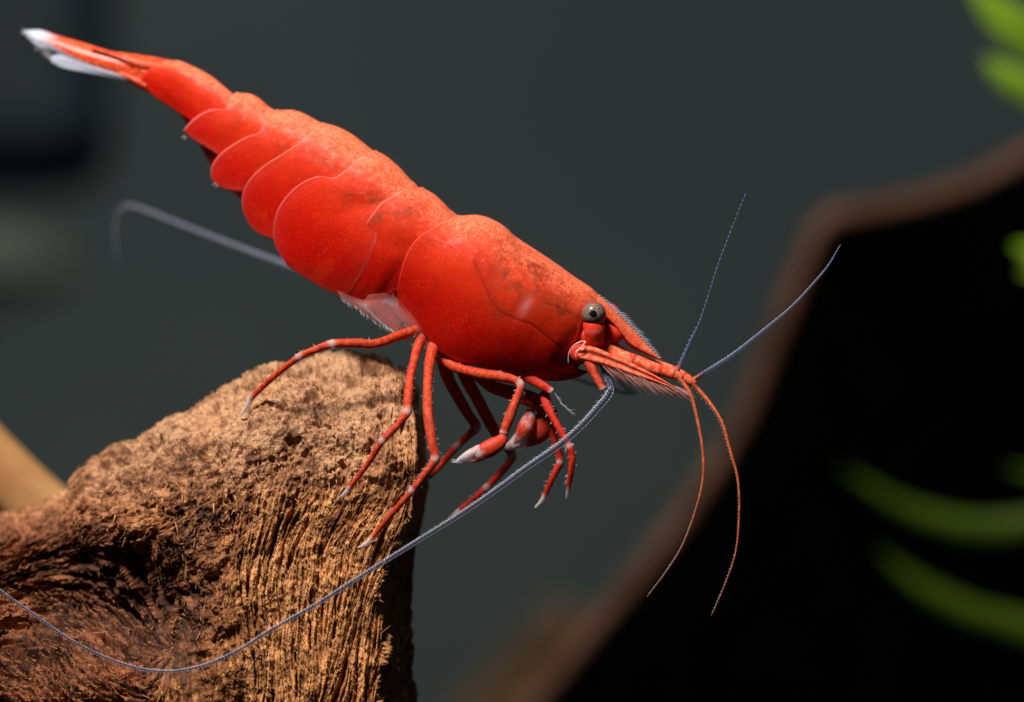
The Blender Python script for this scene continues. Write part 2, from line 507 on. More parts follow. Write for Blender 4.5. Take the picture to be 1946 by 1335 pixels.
# ------------------------------------------------------------------ foreground driftwood
TOP = [(-170, 1004), (-80, 986), (0, 970), (60, 958), (110, 935), (150, 892), (200, 858), (240, 844), (270, 835), (330, 790), (400, 748),
       (460, 704), (520, 681), (560, 669), (610, 664), (660, 662), (710, 668), (760, 690), (790, 720)]
RIGHT = [(790, 720), (803, 760), (810, 850), (812, 930), (803, 1000), (790, 1050), (782, 1150), (785, 1250), (790, 1335), (797, 1480)]
NU, NV = 720, 560
us = np.linspace(0, 1, NU); us = 1 - (1 - us)**1.25          # finer near the right edge
vs = np.linspace(0, 1, NV)**1.25                              # finer near the top edge
G = coons([(-170, 1004), (-170, 1500)], RIGHT, TOP, [(-170, 1500), (797, 1480)], us, vs)   # u left->right, v top->bottom
TOPC, RIGHTC = cr(TOP, us), cr(RIGHT, vs)
gx, gy = G[..., 0], G[..., 1]
dt = gy - TOPC[:, 1][:, None]; dt = np.maximum(dt, 0)
dr = np.maximum(RIGHTC[:, 0][None, :] - gx, 0)

def wood_depth(x, y, dt, dr):
    d = -108 + 235*np.exp(-dt/95.0)
    cw = 22 + 34*sstep(960, 1120, y) + 18*sstep(1220, 1330, y)
    d = d + 230*np.clip(1 - dr/cw, 0, 1)**.75
    d = d + 120*np.exp(-(((x-165)/150)**2 + ((y-1135)/105)**2)) + 40*np.exp(-(((x-60)/160)**2 + ((y-1160)/110)**2))
    d = d + 55*np.exp(-(((x-300)/70)**2 + ((y-1180)/110)**2))
    d = d + 75*sstep(420, 0, x)*sstep(1250, 980, y)
    d = d - 25*np.exp(-(((x-430)/60)**2 + ((y-1210)/200)**2))
    d = d - 34*np.exp(-(((x-60)/200)**2 + ((y-1345)/70)**2))
    return d
depth = wood_depth(gx, gy, dt, dr)

# flow of the grain (photo px), line-integral convolution gives fibres that follow it
left = sstep(400, 270, gx + .25*(gy-1150)) * sstep(985, 1060, gy)
topz = sstep(1000, 820, gy + .15*gx - 60)
ang = np.radians(102 - 16*sstep(720, 300, gx) + 14*np.sin(gx/83.0)*.4 - 22*topz + 6*np.sin(gy/70.0))
fx, fy = -np.cos(ang), -np.sin(ang)
# left hollow: fibres sweep in from the left edge, arch over the hollow and dive down its right side
arc = np.radians(np.interp(gx, [-170, 0, 100, 200, 270, 330], [-18, -14, 2, 30, 62, 84]) + .06*(gy-1120))
cx_, cy_ = np.cos(arc), np.sin(arc)
low = sstep(1180, 1260, gy)
cx_ = cx_*(1-low) + .85*low; cy_ = cy_*(1-low) + (.45 + .25*np.sin(gx/60))*low
sgn = np.sign(cx_*fx + cy_*fy); sgn[sgn == 0] = 1
fx, fy = fx*(1-left) + cx_*left, fy*(1-left) + cy_*left
wob = fbm(gx.shape, 40, 71, 3) * .9
fx, fy = fx*np.cos(wob) - fy*np.sin(wob), fx*np.sin(wob) + fy*np.cos(wob)
# convert to grid-index direction with the local Jacobian
gxu, gxv = np.gradient(gx); gyu, gyv = np.gradient(gy)
det = gxu*gyv - gxv*gyu; det[abs(det) < 1e-6] = 1e-6
iu, iv = (gyv*fx - gxv*fy)/det, (-gyu*fx + gxu*fy)/det
nl = np.hypot(iu, iv) + 1e-9
iu, iv = iu/nl, iv/nl
I, J = np.meshgrid(np.arange(NU, dtype=float), np.arange(NV, dtype=float), indexing='ij')
def lic(noise, L):
    acc = noise.copy(); 
    for sg in (1, -1):
        a, b = I.copy(), J.copy()
        for k in range(L):
            ai, bi = np.clip(a.astype(int), 0, NU-1), np.clip(b.astype(int), 0, NV-1)
            a += sg*iu[ai, bi]; b += sg*iv[ai, bi]
            acc += noise[np.clip(np.rint(a).astype(int), 0, NU-1), np.clip(np.rint(b).astype(int), 0, NV-1)]
    acc /= 2*L + 1
    return (acc - acc.mean()) / acc.std()
shp = gx.shape
f1 = lic(rng.random(shp), 9)
f2 = lic(numnoise(shp, 3.0, 5), 22)
f3 = lic(numnoise(shp, 9.0, 6), 48)
fcol = lic(numnoise(shp, 2.2, 8), 14)
lump = fbm(shp, 70, 21, 6, .58)
crumb = fbm(shp, 14, 33, 4, .7)
pits = np.clip(fbm(shp, 22, 44, 3) - .10, 0, 1)
crack = np.clip(-f3 - 1.0, 0, 1.5)
patch = .35 + 1.3*sstep(-.16, .16, fbm(shp, 75, 611, 4, .6))
f4 = lic(numnoise(shp, 5.0, 66)**3, 34)
gash = np.clip(f4 - 1.5, 0, 1.2)
right = sstep(400, 540, gx)*sstep(880, 1060, gy)
crumb2 = fbm(shp, 34, 133, 4, .62)
ridg = 1 - np.abs(fbm(shp, 46, 151, 3, .5))*5
big = fbm(shp, 130, 77, 3)
h = 60*big*(1-.6*right) + 30*lump*(1 - .45*right) + 20*crumb*(1 - .6*right*np.clip(patch, 0, 1) - .4*left) + (26*crumb2 + 5*ridg)*(1 - .8*right)*(1 - .7*left) + 2.0*f1*(.45 + .85*right + 1.3*left)*(1 - .5*topz)
h += 3.0*f2*patch*(.4 + .6*right + 1.5*left)*(1 - .55*topz) + 4.2*f3*(.25 + .40*right*patch + 1.8*left)*(1-.6*topz)
h -= 26*gash*(.35 + .65*right)*(1 - .5*topz)
h -= 14*crack*(.25 + .40*right + .5*left)*(1-.7*topz) + 90*pits*(1 - .6*right)*(.35 + .65*topz)
B = P(gx, gy, depth)
nu_, nv_ = np.gradient(B, axis=0), np.gradient(B, axis=1)
NR = np.cross(nu_, nv_)
NR /= np.linalg.norm(NR, axis=2)[..., None] + 1e-12
if NR[NU//2, NV//2, 1] > 0: NR = -NR
h *= (1 - .7*sstep(45, 12, dr))*(1 - .45*sstep(30, 6, dt))
WV = B + NR * (h*K)[..., None]
print('wood depth px', (WV[..., 1]/K).min(), (WV[..., 1]/K).max())

tone = .55*fbm(shp, 55, 811, 4, .6) + .22*sstep(-.5, .5, lump) + .03 + .20*right - .10*sstep(700, 560, gx)*sstep(780, 900, gy)*(1-right)
redm = np.clip(left*1.1 + .6*sstep(330, 180, gx)*sstep(930, 1000, gy) + .6*(fbm(shp, 60, 91, 4)) * sstep(520, 300, gx), 0, 1)
redm = np.maximum(redm, .75*sstep(30, 10, dr)*sstep(800, 900, gy))
wood = empty('driftwood', P(400, 1480, 0), 'brown weathered driftwood stump in sharp focus that the shrimp stands on', 'driftwood')
front = WV.reshape(-1, 3)
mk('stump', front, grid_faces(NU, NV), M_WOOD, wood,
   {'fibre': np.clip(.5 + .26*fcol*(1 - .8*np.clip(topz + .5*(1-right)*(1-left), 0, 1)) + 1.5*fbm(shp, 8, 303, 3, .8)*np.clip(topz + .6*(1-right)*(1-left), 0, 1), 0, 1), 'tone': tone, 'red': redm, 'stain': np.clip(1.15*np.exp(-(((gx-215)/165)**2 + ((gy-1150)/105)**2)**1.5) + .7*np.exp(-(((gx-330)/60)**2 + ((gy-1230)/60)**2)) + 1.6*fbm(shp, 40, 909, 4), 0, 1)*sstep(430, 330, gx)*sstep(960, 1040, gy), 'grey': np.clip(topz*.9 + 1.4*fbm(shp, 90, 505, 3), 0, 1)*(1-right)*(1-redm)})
# back side of the stump: the two outer edges run on backwards and close
edge_u = np.r_[np.arange(0, NU, 4), NU-1]; edge_v = np.r_[np.arange(4, NV, 4), NV-1]
rim = np.vstack([WV[edge_u, 0], WV[NU-1, edge_v]])
cen = P(330, 1450, 700)
rows = [rim]
for k, f in enumerate((.10, .25, .45, .7, .95)):
    r_ = rim*(1-f) + cen*f
    r_[:, 1] = rim[:, 1] + (cen[1] - rim[:, 1]) * math.sin(f*math.pi/2)
    rows.append(r_ + fbm((len(rim), 1), 20, 60+k, 3)*.3)
A = np.stack(rows, 0)
z = np.zeros(A.shape[:2])
mk('stump_back', A, grid_faces(*A.shape[:2], flip=True), M_WOOD, wood, {'fibre': z+.5, 'tone': z+.1, 'red': z+.3})

# loose wood fibres standing off the surface
nf = 16000
fi, fj = rng.integers(8, NU-8, nf), rng.integers(3, NV-8, nf)
keep = rng.random(nf) < (.25 + .75*np.maximum(left, right)[fi, fj])
fi, fj = fi[keep], fj[keep]; nf = len(fi)
p0 = WV[fi, fj]; nrm = NR[fi, fj]
a = rng.normal(0, .45, nf)
dx, dy = fx[fi, fj], fy[fi, fj]
dl = np.hypot(dx, dy) + 1e-9; dx, dy = dx/dl, dy/dl
dirv = np.stack([dx*np.cos(a) - dy*np.sin(a), np.zeros(nf), -(dx*np.sin(a) + dy*np.cos(a))], -1)
dirv -= nrm * np.sum(dirv*nrm, 1)[:, None]
dirv /= np.linalg.norm(dirv, axis=1)[:, None] + 1e-9
dirv *= np.where(rng.random(nf) < .5, 1, -1)[:, None]
L = rng.gamma(3, 2.6, nf)*K; wd = rng.uniform(.5, 1.1, nf)*K; lift = rng.uniform(.1, .5, nf)*L
side = np.cross(dirv, nrm)
V = []
for f_, ww in ((0, 1), (.5, .9), (1, .15)):
    c = p0 + dirv*(L*f_)[:, None] + nrm*(lift*(f_**1.6) + .4*K)[:, None]
    V += [c - side*(wd*ww)[:, None], c + side*(wd*ww)[:, None] + nrm*(wd*.5)[:, None]]
V = np.stack(V, 1).reshape(-1, 3)
F = (np.arange(nf)[:, None, None]*6 + np.array([[0, 1, 3, 2], [2, 3, 5, 4]])[None]).reshape(-1, 4)
cv = np.repeat(rng.uniform(.3, 1, nf), 6)
mk('fibres', V, F, M_WOOD, wood, {'fibre': cv, 'tone': np.repeat(rng.uniform(0, .3, nf), 6), 'red': np.repeat(redm[fi, fj]*.8, 6)}, smooth=False, kind='stuff')

def wood_at(px, py):
    k = np.argmin((gx - px)**2 + (gy - py)**2)
    return WV.reshape(-1, 3)[k][1] / K

# ------------------------------------------------------------------ the shrimp
shrimp = empty('shrimp', P(680, 1041, wood_at(680, 1041)), 'bright red-orange shrimp standing on the edge of the driftwood', 'shrimp')
TH = math.radians(27)
def AB(x, y):
    c, s = math.cos(TH), math.sin(TH)
    return (x-700)*c + (y-400)*s, (x-700)*s - (y-400)*c
DO = [(48, 57), (110, 72), (174, 93), (240, 103), (300, 110), (330, 114), (345, 118), (400, 143), (446, 174), (480, 183), (522, 207), (560, 213), (610, 231),
      (650, 248), (700, 277), (750, 314), (800, 354), (845, 390), (868, 410), (880, 413), (904, 413), (928, 419), (955, 434), (979, 455), (1015, 479), (1060, 509),
      (1090, 531), (1125, 554), (1146, 572), (1179, 602), (1209, 632), (1239, 665), (1254, 681), (1300, 715)]
VO = [(60, 100), (150, 133), (222, 150), (262, 170), (300, 195), (350, 250), (405, 350), (460, 402), (500, 450), (560, 515), (620, 552), (690, 578), (750, 577),
      (790, 622), (850, 682), (970, 710), (1066, 727), (1120, 716), (1200, 705), (1300, 745)]
DOc, VOc = cr(DO, 900), cr(VO, 900)
da, db = AB(DOc[:, 0], DOc[:, 1]); o_ = np.argsort(da); da, db = da[o_], db[o_]
va, vb = AB(VOc[:, 0], VOc[:, 1]); o_ = np.argsort(va); va, vb = va[o_], vb[o_]
WW = np.array([(48, 60, 5), (200, 120, 14), (300, 150, 26), (400, 215, 42), (470, 270, 56), (560, 350, 76), (640, 430, 92), (720, 460, 94), (800, 520, 92), (900, 560, 100),
               (1000, 600, 92), (1080, 630, 68), (1120, 640, 48), (1160, 660, 30), (1300, 740, 10)], float)
WW = cr(WW, 300)
wa = AB(WW[:, 0], WW[:, 1])[0]
_ag = np.linspace(-700, 800, 1501)
def _smooth(x, y, sg):
    g_ = np.interp(_ag, x, y); k_ = np.exp(-.5*(np.arange(-3*sg, 3*sg+1)/sg)**2); k_ /= k_.sum()
    return np.convolve(np.pad(g_, 3*sg, mode='edge'), k_, 'valid')
vb = _smooth(va, vb, 28); va = _ag
WS = _smooth(wa, WW[:, 2], 24); wa = _ag
def mid(px):
    return .30*70*np.logaddexp(0, (850-px)/70.0) + .03*(850-px)
def lift(px, py):
    a, b = AB(px, py)
    bd, bv = np.interp(a, da, db), np.interp(a, va, vb)
    q = np.clip((bd-b)/np.maximum(bd-bv, 5), 0, 1.3)
    w = np.interp(a, wa, WS)
    f = np.where(q < .42, np.sqrt(np.clip(1-(1-np.clip(q, 0, .42)/.42)**2, 0, 1)), 1 - .50*(np.clip((q-.42)/.58, 0, 1.4))**2)
    return w*f, q

def dp(x0, x1):
    k = (DOc[:, 0] <= x0) & (DOc[:, 0] >= x1)
    m = DOc[k][::-1]
    return np.vstack([[x0, np.interp(x0, DOc[:, 0], DOc[:, 1])], m[4:-4:6], [x1, np.interp(x1, DOc[:, 0], DOc[:, 1])]])
SPOTS = [  # px, py, rx, ry, deg, amount : brown mottling of the organs showing through the shell
    (965, 520, 50, 62, 0, .85), (1012, 560, 46, 44, 20, .6), (1030, 522, 12, 28, -60, 1.3), (1066, 590, 34, 13, 28, 1.2), (948, 588, 16, 24, -25, .9),
    (1085, 570, 24, 20, 0, .6), (730, 412, 32, 10, -12, 1.2), (716, 378, 18, 14, 0, 1.0), (770, 405, 40, 22, -25, .7), (660, 372, 36, 12, 0, .4), (600, 300, 26, 12, 20, .55),
    (640, 318, 30, 10, 20, .6), (505, 262, 22, 16, 0, .35), (425, 232, 20, 20, 0, .35), (770, 360, 30, 10, 30, .6), (960, 470, 26, 10, 20, .8), (480, 215, 18, 10, 0, .3)]
def spot(px, py, x, y, rx, ry, deg):
    c, s = math.cos(math.radians(deg)), math.sin(math.radians(deg))
    u, v = (px-x)*c + (py-y)*s, -(px-x)*s + (py-y)*c
    return np.exp(-((u/rx)**2 + (v/ry)**2))
GROOVES = [([(902, 500), (918, 535), (935, 572), (955, 594), (985, 608), (1010, 617), (1035, 636), (1068, 664)], 2.4, 1.0),
           ([(797, 452), (830, 462), (872, 480)], 2.0, .22),
           ([(1035, 577), (1060, 586), (1084, 598)], 2.0, .7),
           ([(958, 440), (978, 458), (972, 472)], 2.0, .4)]
def plate(name, front, rear, dorsal, ventral, nu, nv, hfun, edgefun, rim=1.0, dome=2.5, domef=lambda V: 0*V):
    u = np.linspace(0, 1, nu); v = np.linspace(0, 1, nv)**1.5
    if dorsal is None:
        dorsal = dp(front[0][0], rear[0][0])
        front = [tuple(dorsal[0])] + list(front[1:]); rear = [tuple(dorsal[-1])] + list(rear[1:])
    g = coons(front, rear, dorsal, ventral, u, v)
    px, py = g[..., 0], g[..., 1]
    dep, q = lift(px, py)
    U, V = np.meshgrid(u, v, indexing='ij')
    dark = sum(s_[5]*spot(px, py, *s_[:5]) for s_ in SPOTS)
    pale = spot(px, py, 998, 583, 8, 19, 33) + .8*spot(px, py, 870, 445, 6, 14, 40)*0
    gro = np.zeros_like(px)
    for line, wd_, am in GROOVES:
        L = cr(line, 60)
        d2 = np.min((px[..., None]-L[:, 0])**2 + (py[..., None]-L[:, 1])**2, -1)
        gro = np.maximum(gro, am*np.exp(-d2/wd_**2))
    # distance (px) to the free edges
    d_rear = np.hypot(*(g - g[-1:, :]).transpose(2, 0, 1)); d_front = np.hypot(*(g - g[:1, :]).transpose(2, 0, 1)); d_ven = np.hypot(*(g - g[:, -1:]).transpose(2, 0, 1))
    ed = edgefun(U, V, d_front, d_rear, d_ven, px, py)       # distance to nearest visible rim
    hh = hfun(U, V, px, py) + dome*(1 - np.exp(-ed/20.0))*np.maximum(sstep(.2, .6, U), domef(V))
    if name != 'carapace': hh = hh - 2.6*sstep(.72, 1, U)*sstep(.32, .06, V)
    hh = hh - 5*np.clip(1 - ed/4.0, 0, 1)**2 + .8*np.exp(-((ed-5)/4)**2) - 1.1*gro
    nz = fbm(px.shape, 26, hash(name) % 97 if False else len(name)*7, 3)
    hh = hh + 3.0*nz*sstep(0, .1, V)
    sgn_v = []
    for sg in (-1, 1):
        A = P(px, py, mid(px) + sg*dep)
        sgn_v.append(A)
    A = sgn_v[0]
    n_ = np.cross(np.gradient(A, axis=0), np.gradient(A, axis=1)); n_ /= np.linalg.norm(n_, axis=2)[..., None] + 1e-12
    if n_[nu//2, nv//2, 1] > 0: n_ = -n_
    n_[:, 0, 1] = 0
    n_ /= np.linalg.norm(n_, axis=2)[..., None] + 1e-12
    A = A + n_*(hh*K)[..., None]
    m0 = P(px, py, mid(px))[..., 1]
    Bk = A.copy(); Bk[..., 1] = 2*m0 - A[..., 1]
    full = np.concatenate([A[:, ::-1], Bk[:, 1:]], 1)         # near ventral -> dorsal -> far ventral
    cat = lambda x: np.concatenate([x[:, ::-1], x[:, 1:]], 1)
    rim_ = rim*(np.exp(-((ed-2.5)/1.9)**2) + .20*np.exp(-ed/13.0))
    return mk(name, full, grid_faces(nu, full.shape[1], flip=True), MS, shrimp,
              {'q': cat(q), 'edge': cat(rim_*sstep(0.02, .1, V)), 'dark': cat(np.clip(dark, 0, 1.3)), 'pale': cat(pale), 'groove': cat(gro)})

def rise(U, V, px, py): return -8.5 + 6*sstep(0, .2, U) + 3.0*sstep(.2, .7, U)
def rear_edge(U, V, df, dr_, dv, px, py): return np.minimum(dr_, dv)

plate('carapace',
      [(1146, 572), (1127, 588), (1110, 612), (1104, 632), (1097, 650), (1084, 668), (1078, 688), (1096, 702), (1120, 711)],
      [(868, 411), (845, 420), (815, 436), (795, 449), (775, 474), (761, 514), (755, 548), (757, 584)],
      None,
      [(1120, 711), (1104, 719), (1066, 726), (1039, 725), (970, 709), (910, 700), (856, 683), (829, 665), (811, 641), (784, 617), (757, 584)],
      230, 130, lambda U, V, px, py: -3 + 4*sstep(0, .12, U), lambda U, V, df, dr_, dv, px, py: np.minimum(np.minimum(df*1.2 + 50*sstep(.3, .1, V), dr_), dv), .16, 4.0, lambda V: 1 + 0*V)

def seg1_h(U, V, px, py):
    return -6 + 4*sstep(0, .3, U) + 3.5*sstep(.4, .8, U)*sstep(.66, .40, V) + 3.5*sstep(.35, .6, U)*sstep(.5, .62, V)
plate('abdomen_plate',
      [(905, 428), (865, 455), (825, 500), (775, 548)],
      [(800, 354), (772, 356), (745, 372), (722, 386), (714, 396), (694, 425), (676, 470), (662, 515), (655, 545), (662, 562)],
      [(905, 428), (880, 415), (868, 409), (845, 389), (800, 354)],
      [(775, 548), (745, 558), (731, 568), (704, 580), (683, 577), (662, 562)],
      110, 110, seg1_h, rear_edge, .7, 3.0)
def seg2_h(U, V, px, py):
    return -10*(1 - sstep(0, .2, U))*sstep(.4, .2, V) - 3 + 5*(1 - (1 - sstep(.25, 1, U))*(1 - sstep(.30, .62, V)))
def seg2_e(U, V, df, dr_, dv, px, py):
    return np.minimum(np.minimum(dr_, dv), df + 60*sstep(.5, .36, V))
plate('abdomen_plate',
      [(812, 364), (780, 382), (742, 396), (719, 412), (721, 437), (714, 474), (694, 518), (667, 556)],
      [(711, 284), (689, 295), (660, 318), (633, 338), (606, 334), (576, 344), (546, 369), (525, 403), (519, 437), (524, 467), (546, 504)],
      None,
      [(667, 556), (655, 562), (640, 560), (610, 548), (573, 524), (546, 504)],
      130, 130, seg2_h, seg2_e, 1.0, 4.0, lambda V: sstep(.35, .6, V))
plate('abdomen_plate',
      [(735, 302), (700, 350), (650, 430), (600, 500)],
      [(610, 231), (596, 246), (566, 271), (532, 293), (498, 315), (471, 342), (459, 370), (460, 399), (475, 430)],
      None,
      [(600, 500), (560, 482), (535, 464), (517, 457), (495, 448), (475, 430)],
      110, 110, rise, rear_edge)
plate('abdomen_plate',
      [(640, 243), (612, 285), (570, 340), (510, 388)],
      [(522, 207), (508, 216), (499, 232), (492, 251), (465, 261), (431, 281), (410, 300), (400, 318), (400, 338), (409, 352)],
      None,
      [(510, 388), (482, 370), (458, 367), (432, 363), (409, 352)],
      100, 100, rise, rear_edge)
plate('abdomen_plate',
      [(548, 210), (530, 250), (500, 300), (450, 342)],
      [(446, 174), (437, 188), (426, 206), (405, 207), (387, 212), (367, 225), (354, 238), (346, 249)],
      None,
      [(450, 342), (420, 305), (400, 289), (364, 266), (346, 249)],
      90, 90, rise, rear_edge)
plate('abdomen_plate',
      [(478, 184), (458, 215), (442, 250), (425, 285)],
      [(292, 110), (280, 126), (268, 144), (252, 162)],
      None,
      [(425, 285), (390, 258), (357, 231), (300, 193), (272, 173), (252, 162)],
      100, 80, lambda U, V, px, py: -10 + 6*sstep(0, .3, U) + 4*U - 8*sstep(.72, 1, U), rear_edge, .1, 2.0)

# one continuous flesh body under the plates
def body():
    xs = np.linspace(318, 1130, 130)
    A = np.stack([xs, np.interp(xs, *np.array([(250, 150), (330, 165), (420, 215), (500, 300), (640, 410), (760, 470), (880, 540), (1000, 615), (1130, 655)]).T)], -1)
    a = AB(A[:, 0], A[:, 1])[0]
    bd, bv, w = np.interp(a, da, db), np.interp(a, va, vb), np.interp(a, wa, WS)
    top, bot = bd - 14, bv + 16
    top = np.maximum(top, bot + 4)
    th = np.linspace(0, 2*np.pi, 40, endpoint=False)
    c, s = math.cos(TH), math.sin(TH)
    endf = np.sqrt(np.clip(1 - np.clip((np.abs(np.linspace(-1, 1, 130)) - .96)/.04, 0, 1)**2, .001, 1))
    V = []
    for k in range(130):
        m, hh = (top[k]+bot[k])/2, (top[k]-bot[k])/2*endf[k]
        b = m + hh*np.cos(th)
        X = 700 + a[k]*c + b*s; Y = 400 + a[k]*s - b*c
        V.append(P(X, Y, mid(X) + (w[k]*.84-3)*endf[k]*np.sin(th)))
    V = np.array(V)
    z = np.zeros(V.shape[:2])
    mk('body', V, grid_faces(130, 40, wrap=True), MS, shrimp, {'q': z+.8, 'edge': z, 'dark': z+.2, 'pale': z, 'groove': z})
body()

# ---- tail fan
def blade(name, outline_a, outline_b, depth_a, depth_b, mat, attrs=None, thick=3, nu=50, nv=16):
    """flat blade between two px edge lines, base -> tip, with thickness"""
    a, b = cr(outline_a, nu), cr(outline_b, nu)
    t = np.linspace(0, 1, nv)
    g = a[:, None]*(1-t)[None, :, None] + b[:, None]*t[None, :, None]
    dd = np.linspace(*depth_a, nu)[:, None]*(1-t) + np.linspace(*depth_b, nu)[:, None]*t
    bul = np.sin(np.pi*t)[None]
    U, T = np.meshgrid(np.linspace(0, 1, nu), t, indexing='ij')
    tk = thick*(1 + 2.2*(1-U)**2)
    fr, bk = P(g[..., 0], g[..., 1], dd - tk*bul - .5), P(g[..., 0], g[..., 1], dd + tk*bul + .5)
    full = np.concatenate([fr, bk[:, ::-1]], 1)
    at = {k: np.concatenate([f(U, T), f(U, T)[:, ::-1]], 1) for k, f in (attrs or {}).items()}
    return mk(name, full, grid_faces(nu, 2*nv, wrap=True), mat, shrimp, at)
n = N('tail_fan')
w_ = n.attr('white'); f = n.rng(n.noise(8, 6, .68), .35, .68)
ww = n.math('ADD', w_, n.math('MULTIPLY', n.math('SUBTRACT', f, .5), .25))
c = n.mix(n.rng(ww, .12, .9), n.mix(f, (.58, .015, .004), (.84, .15, .045)), (.64, .68, .84))
sh = n.bsdf(c, .35, .4, .2, (.9, .2, .1), .15)
M_TAIL = n.done(n.mixsh(n.math('MULTIPLY', n.rng(ww, .3, 1.0), .60), sh, n.clear()))
md = float(mid(np.array(180.)))
blade('telson', [(350, 120), (300, 110), (260, 104), (205, 97), (172, 92)], [(330, 150), (255, 132), (210, 108), (172, 93)], (178, 222), (172, 220), M_TAIL, {'white': lambda U, T: .05 + .1*U}, 8)
blade('uropod', [(330, 134), (280, 116), (230, 104), (170, 90), (110, 71), (78, 58), (48, 57)], [(315, 185), (272, 166), (220, 143), (150, 118), (100, 96), (66, 86), (47, 64)], (188, 258), (184, 250), M_TAIL,
      {'white': lambda U, T: .08 + .95*sstep(.80, 1.0, U + .30*abs(T-.38)) + .75*sstep(.68, 1, T)*sstep(.35, .7, U)}, 5)
blade('uropod', [(320, 165), (275, 152), (225, 136), (160, 114), (120, 102), (98, 106)], [(310, 190), (266, 168), (222, 150), (160, 138), (120, 130), (97, 119)], (190, 240), (186, 236), M_TAIL,
      {'white': lambda U, T: .0 + 1.0*sstep(.28, .62, U + .25*T)}, 4)
blade('uropod', [(300, 128), (240, 108), (165, 84), (110, 68), (75, 57), (55, 58)], [(285, 160), (220, 130), (150, 100), (100, 82), (66, 72), (50, 66)], (190, 275), (190, 275), M_TAIL,
      {'white': lambda U, T: .05 + .9*sstep(.75, 1, U)}, 5)
blade('uropod', [(285, 152), (225, 130), (160, 108), (125, 98), (106, 102)], [(270, 172), (222, 146), (165, 130), (130, 122), (108, 114)], (188, 250), (190, 255), M_TAIL,
      {'white': lambda U, T: sstep(.3, .65, U)}, 4)

# ---- legs
def limb(name, path, mat, joints=(), jw=5.0, sides=14, flat=.9, label=None, swell=.12, hairs=0, parent=None):
    pa = cr(np.asarray(path, float), 160)
    pa[:, 3] *= .92
    for (x, y) in joints: pa[:, 3] *= 1 + .16*np.exp(-((pa[:, 0]-x)**2 + (pa[:, 1]-y)**2)/64)
    pa[:, 3] *= 1 + .10*(fbm((160, 4), 14, 200 + len(path), 3)[:, 1])
    v, F, s, ctr, pos = tube(pa, sides, 2.2, flat)
    jt = np.zeros(len(ctr))
    for (x, y) in joints:
        jt = np.maximum(jt, np.exp(-((ctr[:, 0]-x)**2 + (ctr[:, 1]-y)**2)/jw**2))
    o = mk(name, v, F, mat, parent or shrimp, {'joint': np.repeat(np.clip(jt, 0, 1)**1.2, sides)}, label=label)
    if hairs:
        k = rng.integers(6, len(ctr)-4, hairs)
        t = np.gradient(ctr, axis=0)[k]; t /= np.linalg.norm(t, axis=1)[:, None]
        nn = np.cross(t, [0, 0, 1.0]); sg = np.where(rng.random(hairs) < .5, -1, 1)[:, None]
        w = 2*np.linalg.norm(pos.reshape(len(ctr), sides, 3)[:, 0] - ctr, axis=1)[k]
        cones('setae', ctr[k] + nn*sg*(w*.46)[:, None], nn*sg + .7*t + rng.normal(0, .25, (hairs, 3)), rng.uniform(3, 8, hairs), .75, M_SETA, o)
    return o
def tip(leg, path, mat=None):
    v, F, *_ = tube(path, 10, 1.5, .9)
    return mk('claw', v, F, mat or M_CLAW, leg)
wd1, wd2, wd3 = wood_at(456, 793), wood_at(644, 946), wood_at(680, 1041)
print('tip depths', wd1, wd2, wd3)
l = limb('leg', [(830, 595, -10, 22), (800, 622, -18, 21), (772, 634, -32, 20), (751, 641, -50, 20), (728, 650, -70, 20), (706, 655, -80, 20), (680, 653, -86, 20), (661, 653, -90, 19), (630, 655, -94, 17), (599, 665, -94, 15), (570, 678, -88, 14),
                 (523, 714, (-88+wd1)/2-14, 12.5), (477, 757, wd1-20, 11)], M_LEG, [(630, 655), (570, 679), (477, 757)], 6, hairs=40)
tip(l, [(478, 756, wd1-20, 11), (468, 775, wd1-11, 9), (456, 793, wd1-3, 3)])
l = limb('leg', [(830, 590, -10, 24), (815, 622, -12, 24), (801, 645, -22, 21), (792, 665, -40, 19), (786, 690, -64, 18), (780, 714, -86, 18), (776, 750, -110, 19), (773, 783, -128, 17), (765, 796, -133, 16), (754, 810, -135, 15), (727, 838, -136, 13), (696, 886, (wd2-136)/2-8, 11.5),
                 (663, 929, wd2-14, 9)], M_LEG, [(773, 783), (727, 838), (663, 929)], 5, hairs=60)
tip(l, [(664, 928, wd2-14, 9), (655, 938, wd2-9, 7), (644, 946, wd2-3, 2)])
l = limb('leg', [(860, 590, -10, 28), (842, 625, -12, 28), (829, 648, -20, 26), (821, 669, -38, 24), (815, 700, -70, 21), (813, 738, -100, 20), (813, 775, -126, 21), (816, 807, -140, 21), (822, 845, -150, 20), (827, 872, -154, 18), (818, 888, -156, 16), (806, 903, -156, 15), (783, 933, -152, 13.5),
                 (740, 982, (wd3-152)/2-10, 12), (706, 1024, wd3-16, 9)], M_LEG, [(828, 873), (783, 933), (706, 1024)], 5, hairs=80)
tip(l, [(707, 1023, wd3-16, 9), (695, 1034, wd3-10, 7.5), (680, 1041, wd3-3, 2)])
# far side legs
l = limb('leg', [(838, 670, 30, 28), (850, 715, 40, 26), (868, 750, 55, 24), (890, 788, 70, 22), (904, 811, 80, 19), (890, 828, 86, 16), (870, 847, 90, 15), (849, 871, 95, 13), (834, 889, 98, 12), (816, 908, 96, 9)], M_FARLEG, [(904, 814), (870, 847)], 6, hairs=20)
l = limb('leg', [(868, 670, 40, 28), (884, 715, 52, 26), (908, 760, 66, 25), (932, 805, 80, 24), (952, 838, 88, 21), (968, 856, 93, 18), (973, 868, 95, 17), (966, 882, 97, 16), (957, 892, 98, 16), (927, 925, 100, 14.5), (900, 949, 102, 13), (872, 972, 104, 10)], M_FARLEG, [(973, 866), (925, 926)], 6, hairs=30)
tip(l, [(873, 971, 104, 10), (860, 981, 104, 6), (850, 988, 104, 2)])
